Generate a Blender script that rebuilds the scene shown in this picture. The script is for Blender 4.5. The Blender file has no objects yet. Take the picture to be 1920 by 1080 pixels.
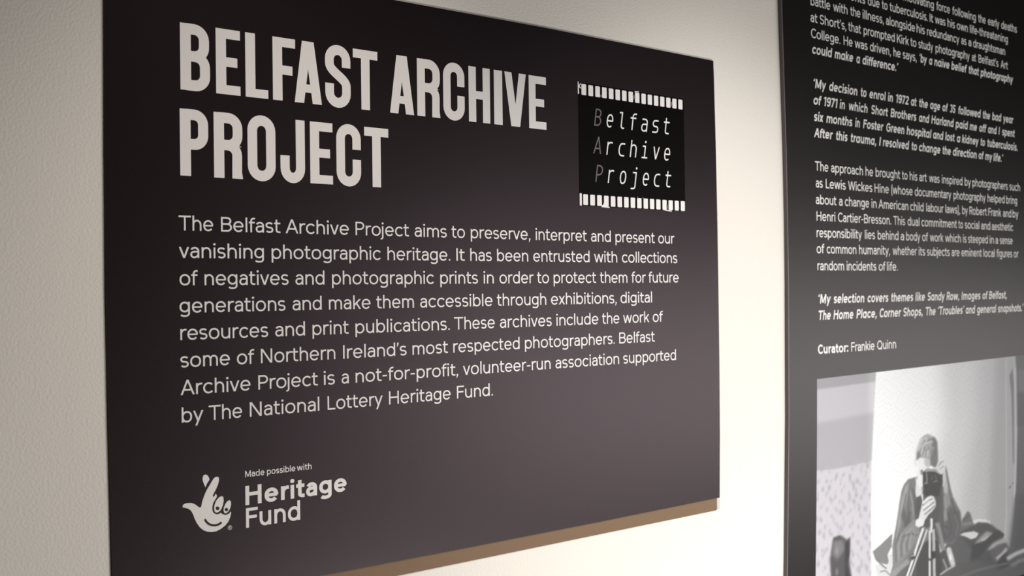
import bpy, math, random
import numpy as np
from mathutils import Matrix, Vector

sc = bpy.context.scene
COL = sc.collection
rnd = random.Random(7)

# ------------------------------------------------------------------ camera, light, exposure
cam_d = bpy.data.cameras.new('camera')
cam = bpy.data.objects.new('camera', cam_d)
COL.objects.link(cam)
cam_d.sensor_width = 36.0
cam_d.lens = 36.0 * 2100 / 1920
cam_d.clip_start = 0.05
cam_d.dof.use_dof = True
cam_d.dof.focus_distance = 1.85
cam_d.dof.aperture_fstop = 6.3
R = Matrix(((0.7687014719643638, 0.00700480739111742, -0.6395693704933296),
            (-0.6394855932695434, -0.011123369101903143, -0.7687226070960338),
            (-0.012498919974174495, 0.9999135979339595, -0.0040710767915882635)))
cam.matrix_world = Matrix.Translation((-0.54525, -1.50122, 1.6)) @ R.to_4x4()
sc.camera = cam

world = bpy.data.worlds.new('world')
sc.world = world
world.use_nodes = True
world.node_tree.nodes['Background'].inputs['Color'].default_value = (0.90, 0.95, 1.0, 1)
world.node_tree.nodes['Background'].inputs['Strength'].default_value = 0.01

def aim(o, target):
    d = Vector(target) - o.location
    o.rotation_euler = d.to_track_quat('-Z', 'Y').to_euler()

def area(name, loc, target, sx, sy, power, col):
    l = bpy.data.lights.new(name, 'AREA')
    l.shape = 'RECTANGLE'; l.size = sx; l.size_y = sy
    l.energy = power; l.color = col
    o = bpy.data.objects.new(name, l); COL.objects.link(o)
    o.location = loc; aim(o, target)
    return o

# LIGHTS
def spot(name, loc, target, power, angle, col, soft=0.06):
    l = bpy.data.lights.new(name, 'SPOT')
    l.energy = power; l.color = col; l.spot_size = math.radians(angle); l.spot_blend = 1.0
    l.shadow_soft_size = soft
    o = bpy.data.objects.new(name, l); COL.objects.link(o)
    o.location = loc; aim(o, target)
    return o

WARM = (1.0, 0.965, 0.915); WARMER = (1.0, 0.90, 0.79); PALE = (1.0, 0.96, 0.96)
# two unseen ceiling spots, added to build the light on the wall
spot('added_ceiling_spot', (1.3, -1.5, 2.95), (1.2, 0, 1.15), 127, 50, WARM)
spot('added_ceiling_spot', (0.4, -0.95, 2.95), (0.25, 0, 1.15), 50, 52, WARMER)
# unseen floor-level light, added to fill the wall between the two panels
area('added_floor_fill', (1.55, -1.25, 0.10), (1.35, 0, 1.30), 0.7, 0.25, 34, WARM)
# unseen area lights on the right, added to give the panels their sheen
area('added_sheen_fill', (2.8, -2.6, 1.2), (0.6, 0, 1.4), 1.2, 1.0, 12, PALE)
area('added_sheen_fill', (3.6, -2.6, 1.0), (1.0, 0, 1.35), 1.4, 0.9, 12, PALE)
area('added_sheen_fill', (5.2, -2.3, 1.15), (1.8, 0, 1.4), 1.8, 1.0, 12, PALE)
area('added_sheen_fill', (6.5, -2.6, 1.0), (2.0, 0, 1.35), 2.0, 1.0, 9, PALE)

sc.view_settings.view_transform = 'Standard'
sc.view_settings.look = 'None'
sc.view_settings.gamma = 1.0
sc.view_settings.use_curve_mapping = False
sc.view_settings.exposure = 0.0

# ------------------------------------------------------------------ helpers
def tag(o, label=None, cat=None, group=None, kind=None):
    if label: o['label'] = label
    if cat: o['category'] = cat
    if group: o['group'] = group
    if kind: o['kind'] = kind
    return o

def mat(name, col, rough=0.5, spec=0.5, noise=0.0, nscale=40.0, bump=0.0, bscale=400.0, stretch=None, col2=None):
    m = bpy.data.materials.new(name); m.use_nodes = True
    nt = m.node_tree; b = nt.nodes['Principled BSDF']
    b.inputs['Base Color'].default_value = (*col, 1)
    b.inputs['Roughness'].default_value = rough
    b.inputs['Specular IOR Level'].default_value = spec
    tc = nt.nodes.new('ShaderNodeTexCoord'); mp = nt.nodes.new('ShaderNodeMapping')
    nt.links.new(tc.outputs['Object'], mp.inputs['Vector'])
    if stretch: mp.inputs['Scale'].default_value = stretch
    if noise:
        n = nt.nodes.new('ShaderNodeTexNoise'); n.inputs['Scale'].default_value = nscale
        n.inputs['Detail'].default_value = 6
        nt.links.new(mp.outputs['Vector'], n.inputs['Vector'])
        mx = nt.nodes.new('ShaderNodeMix'); mx.data_type = 'RGBA'
        c2 = col2 or tuple(c * (1 - noise) for c in col)
        mx.inputs['A'].default_value = (*col, 1); mx.inputs['B'].default_value = (*c2, 1)
        nt.links.new(n.outputs['Fac'], mx.inputs['Factor'])
        nt.links.new(mx.outputs['Result'], b.inputs['Base Color'])
    if bump:
        n2 = nt.nodes.new('ShaderNodeTexNoise'); n2.inputs['Scale'].default_value = bscale
        n2.inputs['Detail'].default_value = 4
        nt.links.new(mp.outputs['Vector'], n2.inputs['Vector'])
        bp = nt.nodes.new('ShaderNodeBump'); bp.inputs['Strength'].default_value = bump
        bp.inputs['Distance'].default_value = 0.002
        nt.links.new(n2.outputs['Fac'], bp.inputs['Height'])
        nt.links.new(bp.outputs['Normal'], b.inputs['Normal'])
    return m

M_WALL = mat('wall_paint', (0.80, 0.765, 0.71), 0.9, 0.2, 0.05, 3.0, 0.35, 260.0)
M_FLOOR = mat('floor_screed', (0.12, 0.11, 0.10), 0.6, 0.4, 0.25, 6.0)
M_CEIL = mat('ceiling_paint', (0.04, 0.04, 0.04), 0.9, 0.2, 0.05, 2.0)
M_DARKWALL = mat('far_wall_paint', (0.10, 0.095, 0.09), 0.8, 0.2, 0.05, 2.0)
M_BOARD = mat('dark_printed_sheet', (0.0062, 0.0036, 0.0042), 0.34, 0.50, 0.12, 900.0, 0.10, 1500.0)
M_BOARD2 = mat('dark_laminated_sheet', (0.0055, 0.0042, 0.0040), 0.36, 0.60, 0.12, 900.0, 0.10, 1500.0)
M_BOARD.node_tree.nodes['Principled BSDF'].inputs['Specular Tint'].default_value = (1, .80, .87, 1)
M_BOARD2.node_tree.nodes['Principled BSDF'].inputs['Specular Tint'].default_value = (1, .92, .93, 1)
M_SIDE = mat('cut_edge_grey', (0.125, 0.100, 0.108), 0.5, 0.5)
M_SIDEGLINT = mat('cut_edge_highlight', (0.24, 0.21, 0.225), 0.5, 0.5)  # lighter tone stands in for light caught on the edge
M_MDF = mat('brown_fibreboard', (0.215, 0.135, 0.090), 0.8, 0.2, 1.0, 30.0, 0.2, 500.0, (1, 1, 8), (0.19, 0.130, 0.078))
M_WHITE = mat('white_edge', (0.60, 0.55, 0.51), 0.7, 0.3, 0.05, 20.0)
M_INK = mat('off_white_print', (0.83, 0.805, 0.79), 0.55, 0.3, 0.04, 600.0)
M_INK2 = mat('off_white_essay_print', (0.88, 0.87, 0.84), 0.55, 0.3, 0.04, 600.0)
M_BLACK = mat('black_logo_print', (0.0030, 0.0022, 0.0020), 0.40, 0.06, 0.05, 300.0)
M_MAUVE = mat('grey_mauve_print', (0.150, 0.118, 0.128), 0.5, 0.4, 0.04, 300.0)
M_DARKINK = mat('dark_print_detail', (0.0080, 0.0050, 0.0055), 0.36, 0.5, 0.05, 300.0)

def mesh_obj(name, verts, faces, material, parent=None):
    me = bpy.data.meshes.new(name)
    me.from_pydata(verts, [], faces); me.update()
    me.materials.append(material)
    o = bpy.data.objects.new(name, me); COL.objects.link(o)
    if parent is not None:
        o.parent = parent
    return o

def slab(name, outline, y_front, y_back, material, parent=None, side=None):
    """solid sheet from an (x, z) outline given counter-clockwise as seen from the room"""
    n = len(outline)
    v = [(x, y_front, z) for x, z in outline] + [(x, y_back, z) for x, z in outline]
    f = [tuple(range(n)), tuple(range(2 * n - 1, n - 1, -1))]
    f += [(i, i + n, (i + 1) % n + n, (i + 1) % n) for i in range(n)]
    o = mesh_obj(name, v, f, material, parent)
    if side:
        o.data.materials.append(side)
        for p in o.data.polygons[2:]: p.material_index = 1
    return o

def box(name, a, b, material, parent=None):
    return slab(name, [(a[0], a[2]), (b[0], a[2]), (b[0], b[2]), (a[0], b[2])], a[1], b[1], material, parent)

def thing(name, loc, label, cat, group=None):
    o = bpy.data.objects.new(name, None); COL.objects.link(o)
    o.location = loc; o.empty_display_size = 0.1
    return tag(o, label, cat, group)

# ------------------------------------------------------------------ the room
tag(box('wall_north', (-3.0, 0.0, 0.0), (8.0, 0.12, 3.1), M_WALL), kind='structure')
tag(box('wall_south', (-3.0, -5.12, 0.0), (8.0, -5.0, 3.1), M_DARKWALL), kind='structure')
tag(box('wall_west', (-3.12, -5.12, 0.0), (-3.0, 0.12, 3.1), M_DARKWALL), kind='structure')
tag(box('wall_east', (8.0, -5.12, 0.0), (8.12, 0.12, 3.1), M_DARKWALL), kind='structure')
tag(box('floor', (-3.12, -5.12, -0.1), (8.12, 0.12, 0.0), M_FLOOR), kind='structure')
tag(box('ceiling', (-3.12, -5.12, 3.1), (8.12, 0.12, 3.2), M_CEIL), kind='structure')

# ------------------------------------------------------------------ measured lettering positions (0.1 mm on the wall)
BODY = """r 16927 The,977,1489 Belfast,1609,2553 Archive,2638,3733 Project,3854,4860 aims,4972,5620 to,5719,5999 preserve`,6123,7449 interpret,7577,8821 and,8932,9445 present,9569,10645 our,10747,11213
r 16543 vanishing,975,2278 photographic,2403,4317 heritage.,4441,5686 It,5813,5988 has,6106,6571 been,6689,7395 entrusted,7513,8887 with,9005,9609 collections,9735,11290
r 16159 of,980,1248 negatives,1350,2678 and,2793,3289 photographic,3422,5348 prints,5475,6264 in,6390,6610 order,6736,7513 to,7595,7878 protect,7989,9047 them,9148,9874 for,9986,10380 future,10459,11324
r 15774 generations,976,2621 and,2739,3236 make,3362,4113 them,4219,4941 accessible,5064,6576 through,6673,7806 exhibitions`,7921,9578 digital,9683,10548
r 15393 resources,983,2332 and,2448,2944 print,3072,3708 publications.,3830,5658 These,5748,6620 archives,6734,7931 include,8046,9093 the,9189,9645 work,9746,10463 of,10563,10849
r 15011 some,979,1722 of,1831,2104 Northern,2211,3465 Ireland’s,3603,4786 most,4902,5614 respected,5725,7171 photographers.,7294,9514 Belfast,9635,10610
r 14626 Archive,977,2040 Project,2164,3153 is,3260,3452 a,3571,3698 not-for-profit`,3823,5819 volunteer-run,5921,7892 association,8008,9624 supported,9735,11213
r 14241 by,989,1309 The,1389,1902 National,2024,3175 Lottery,3319,4318 Heritage,4438,5660 Fund.,5790,6560"""
FUND = """f 13370 Made,1940,2246 possible,2287,2755 with,2781,3030
h 12965 Heritage,1939,3639
F 12635 Fund,1945,2826"""
MONO = """m 19082 Belfast,9053,11120
m 18563 Archive,9036,11132
m 18036 Project,9066,11143"""
ESSAY = """e 23054 motivating,19561,20976 force,21102,21764 following,21889,23088 the,23220,23614 early,23740,24358 deaths,24474,25357
e 22701 parents,16832,17899 due,18013,18505 to,18606,18850 tuberculosis.,18948,20672 It,20773,20933 was,21028,21529 his,21640,22007 own,22106,22660 life-threatening,22776,24827
e 22345 battle,15738,16485 with,16603,17169 the,17285,17690 illness`,17793,18679 alongside,18776,20072 his,20150,20531 redundancy,20637,22213 as,22318,22581 a,22683,22830 draughtsman,22933,24665
e 21972 at,15729,15986 Short’s`,16081,17107 that,17197,17703 prompted,17817,19148 Kirk,19247,19781 to,19859,20124 study,20227,20914 photography,21034,22736 at,22853,23071 Belfast’s,23203,24281 Art,24406,24805
e 21619 College.,15741,16865 He,16997,17356 was,17447,17971 driven`,18076,18963 he,19085,19399 says`,19500,20127 *‘by,20243,20613 *a,20706,20866 *naïve,20961,21711 *belief,21796,22588 *that,22663,23230 *photography,23306,25098
i 21266 could,15763,16542 make,16630,17380 a,17493,17652 difference.’,17745,19295
i 20499 ‘My,15785,16288 decision,16395,17536 to,17649,17910 enrol,18015,18726 in,18811,19040 1972,19151,19743 at,19833,20110 the,20201,20634 age,20727,21222 of,21318,21601 35,21686,21974 followed,22100,23284 the,23375,23786 bad,23893,24402 year,24498,25081
i 20130 of,15787,16106 1971,16171,16715 in,16803,17021 which,17153,17957 Short,18084,18821 Brothers,18919,20088 and,20192,20687 Harland,20781,21883 paid,21969,22602 me,22690,23075 off,23180,23573 and,23650,24140 I,24240,24296 spent,24427,25162
i 19760 six,15799,16168 months,16275,17312 in,17414,17616 Foster,17742,18604 Green,18712,19531 hospital,19620,20779 and,20848,21358 lost,21442,21926 a,22012,22196 kidney,22282,23149 to,23240,23490 tuberculosis.,23597,25320
i 19396 After,15800,16520 this,16628,17110 trauma`,17211,18298 I,18403,18481 resolved,18565,19727 to,19829,20094 change,20173,21206 the,21289,21717 direction,21802,23041 of,23131,23409 my,23486,23870 life.’,23934,24474
e 18648 The,15823,16327 approach,16434,17710 he,17814,18133 brought,18239,19300 to,19388,19635 his,19737,20086 art,20178,20522 was,20641,21134 inspired,21256,22274 by,22388,22713 photographers,22788,24708 such,24804,25411
e 18273 as,15845,16103 Lewis,16220,16998 Wickes,17098,18090 Hine,18185,18797 (whose,18907,19856 documentary,19959,21700 photography,21811,23477 helped,23583,24516 bring,24612,25230
e 17900 about,15836,16620 a,16729,16862 change,16961,17947 in,18052,18261 American,18345,19652 child,19742,20352 labour,20482,21308 laws)`,21405,22131 by,22245,22526 Robert,22615,23524 Frank,23616,24312 and,24422,24882 by,24965,25296
e 17526 Henri,15857,16569 Cartier-Bresson.,16678,18883 This,18981,19498 dual,19611,20156 commitment,20248,21959 to,22045,22270 social,22371,23115 and,23220,23701 aesthetic,23793,24978
e 17157 responsibility,15849,17630 lies,17755,18175 behind,18292,19191 a,19291,19441 body,19542,20184 of,20275,20546 work,20639,21275 which,21372,22151 is,22265,22437 steeped,22525,23560 in,23667,23893 a,23987,24113 sense,24222,24937
e 16796 of,15840,16130 common,16226,17392 humanity`,17505,18807 whether,18928,20014 its,20105,20398 subjects,20491,21580 are,21678,22074 eminent,22174,23222 local,23313,23927 figures,24035,24896 or,24994,25264
e 16413 random,15862,16890 incidents,17000,18213 of,18319,18601 life.,18674,19137
i 15666 ‘My,15855,16360 selection,16457,17703 covers,17818,18720 themes,18818,19825 like,19916,20368 Sandy,20474,21314 Row`,21397,22043 Images,22143,23133 of,23224,23518 Belfast`,23581,24576
i 15299 The,15856,16351 Home,16448,17247 Place`,17360,18219 Corner,18314,19262 Shops`,19350,20259 The,20364,20865 ‘Troubles’,20947,22277 and,22337,22842 general,22932,23972 snapshots.’,24051,25515
b 14537 Curator:,15839,17015 _Frankie,17137,18088 _Quinn,18205,19019"""
HEAD = """18903 B,1027,1471 E,1559,1936 L,2017,2380 F,2457,2833 A,2816,3283 S,3342,3798 T,3842,4295 A,4524,4992 R,5056,5520 C,5580,6030 H,6116,6577 I,6666,6852 V,6902,7392 E,7457,7864
17696 P,1010,1433 R,1514,1960 O,2035,2489 J,2564,2981 E,3068,3461 C,3524,3971 T,4033,4484"""
HAND = ["987,13063 990,13088 1012,13106 1055,13111 1110,13106 1153,13090 1191,13062 1224,13032 1257,13024 1263,13042 1280,13113 1308,13183 1343,13252 1382,13310 1422,13368 1451,13407 1479,13427 1513,13428 1533,13410 1532,13366 1517,13315 1488,13255 1459,13211 1436,13167 1447,13146 1467,13163 1476,13188 1493,13178 1498,13154 1494,13136 1469,13104 1441,13061 1427,13010 1428,12957 1450,12917 1489,12894 1529,12896 1557,12908 1574,12890 1619,12868 1659,12871 1688,12885 1709,12909 1713,12877 1698,12825 1669,12766 1617,12715 1549,12677 1481,12655 1413,12655 1347,12670 1292,12698 1237,12748 1194,12812 1162,12879 1140,12944 1108,13000 1071,13031 1033,13046",
 "1329,13481 1362,13464 1384,13425 1389,13398 1366,13369 1344,13335 1329,13297 1310,13339 1291,13389 1286,13436 1301,13471",
 "1577,13144 1597,13125 1601,13072 1587,13010 1558,12951 1523,12923 1484,12920 1462,12942 1453,12985 1463,13037 1492,13096 1532,13133",
 "1692,13071 1713,13047 1714,13004 1700,12953 1671,12909 1636,12889 1608,12901 1597,12935 1603,12976 1627,13026 1656,13059"]
PUPILS = ["1535,12975 1533,12965 1527,12957 1518,12953 1507,12952 1496,12955 1487,12962 1481,12972 1479,12982 1481,12992 1488,13000 1497,13004 1508,13005 1518,13001 1527,12994 1533,12985", "1669,12939 1667,12930 1661,12923 1652,12918 1642,12918 1632,12921 1624,12928 1618,12936 1617,12946 1619,12955 1624,12962 1633,12966 1643,12967 1653,12964 1661,12957 1667,12948"]
SMILE = "1313,12849 1337,12810 1370,12776 1415,12752 1471,12741 1527,12749 1566,12770"
MARK = "1693,12676"
FILM = "8653,19851 11543,19829 11553,17579 8646,17585"
HOLES = "8795,19825 8792,19624 11442,19805 11438,19613 8805,17794 8802,17597 11474,17780 11470,17586"
SPECKS = ["8642,19861 8666,19849 8663,19789 8719,19840 8725,19826 8684,19777 8730,19743 8710,19736 8670,19756 8675,19634 8641,19630", "9207,19669 9256,19679 9262,19635 9227,19621", "10136,19837 10254,19844 10251,19825 10136,19817", "10091,19740 10142,19761 10156,19706 10097,19669", "11146,19722 11201,19743 11207,19654 11144,19637", "9211,17573 9216,17607 9261,17624 9276,17675 9302,17601 9421,17586 9420,17566", "10896,17583 10904,17596 11143,17579 11135,17558", "10990,17679 11037,17686 11043,17618 10997,17606", "10165,17807 10194,17811 10194,17780 10164,17779", "10312,17801 10357,17803 10356,17782 10312,17780"]
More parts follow.
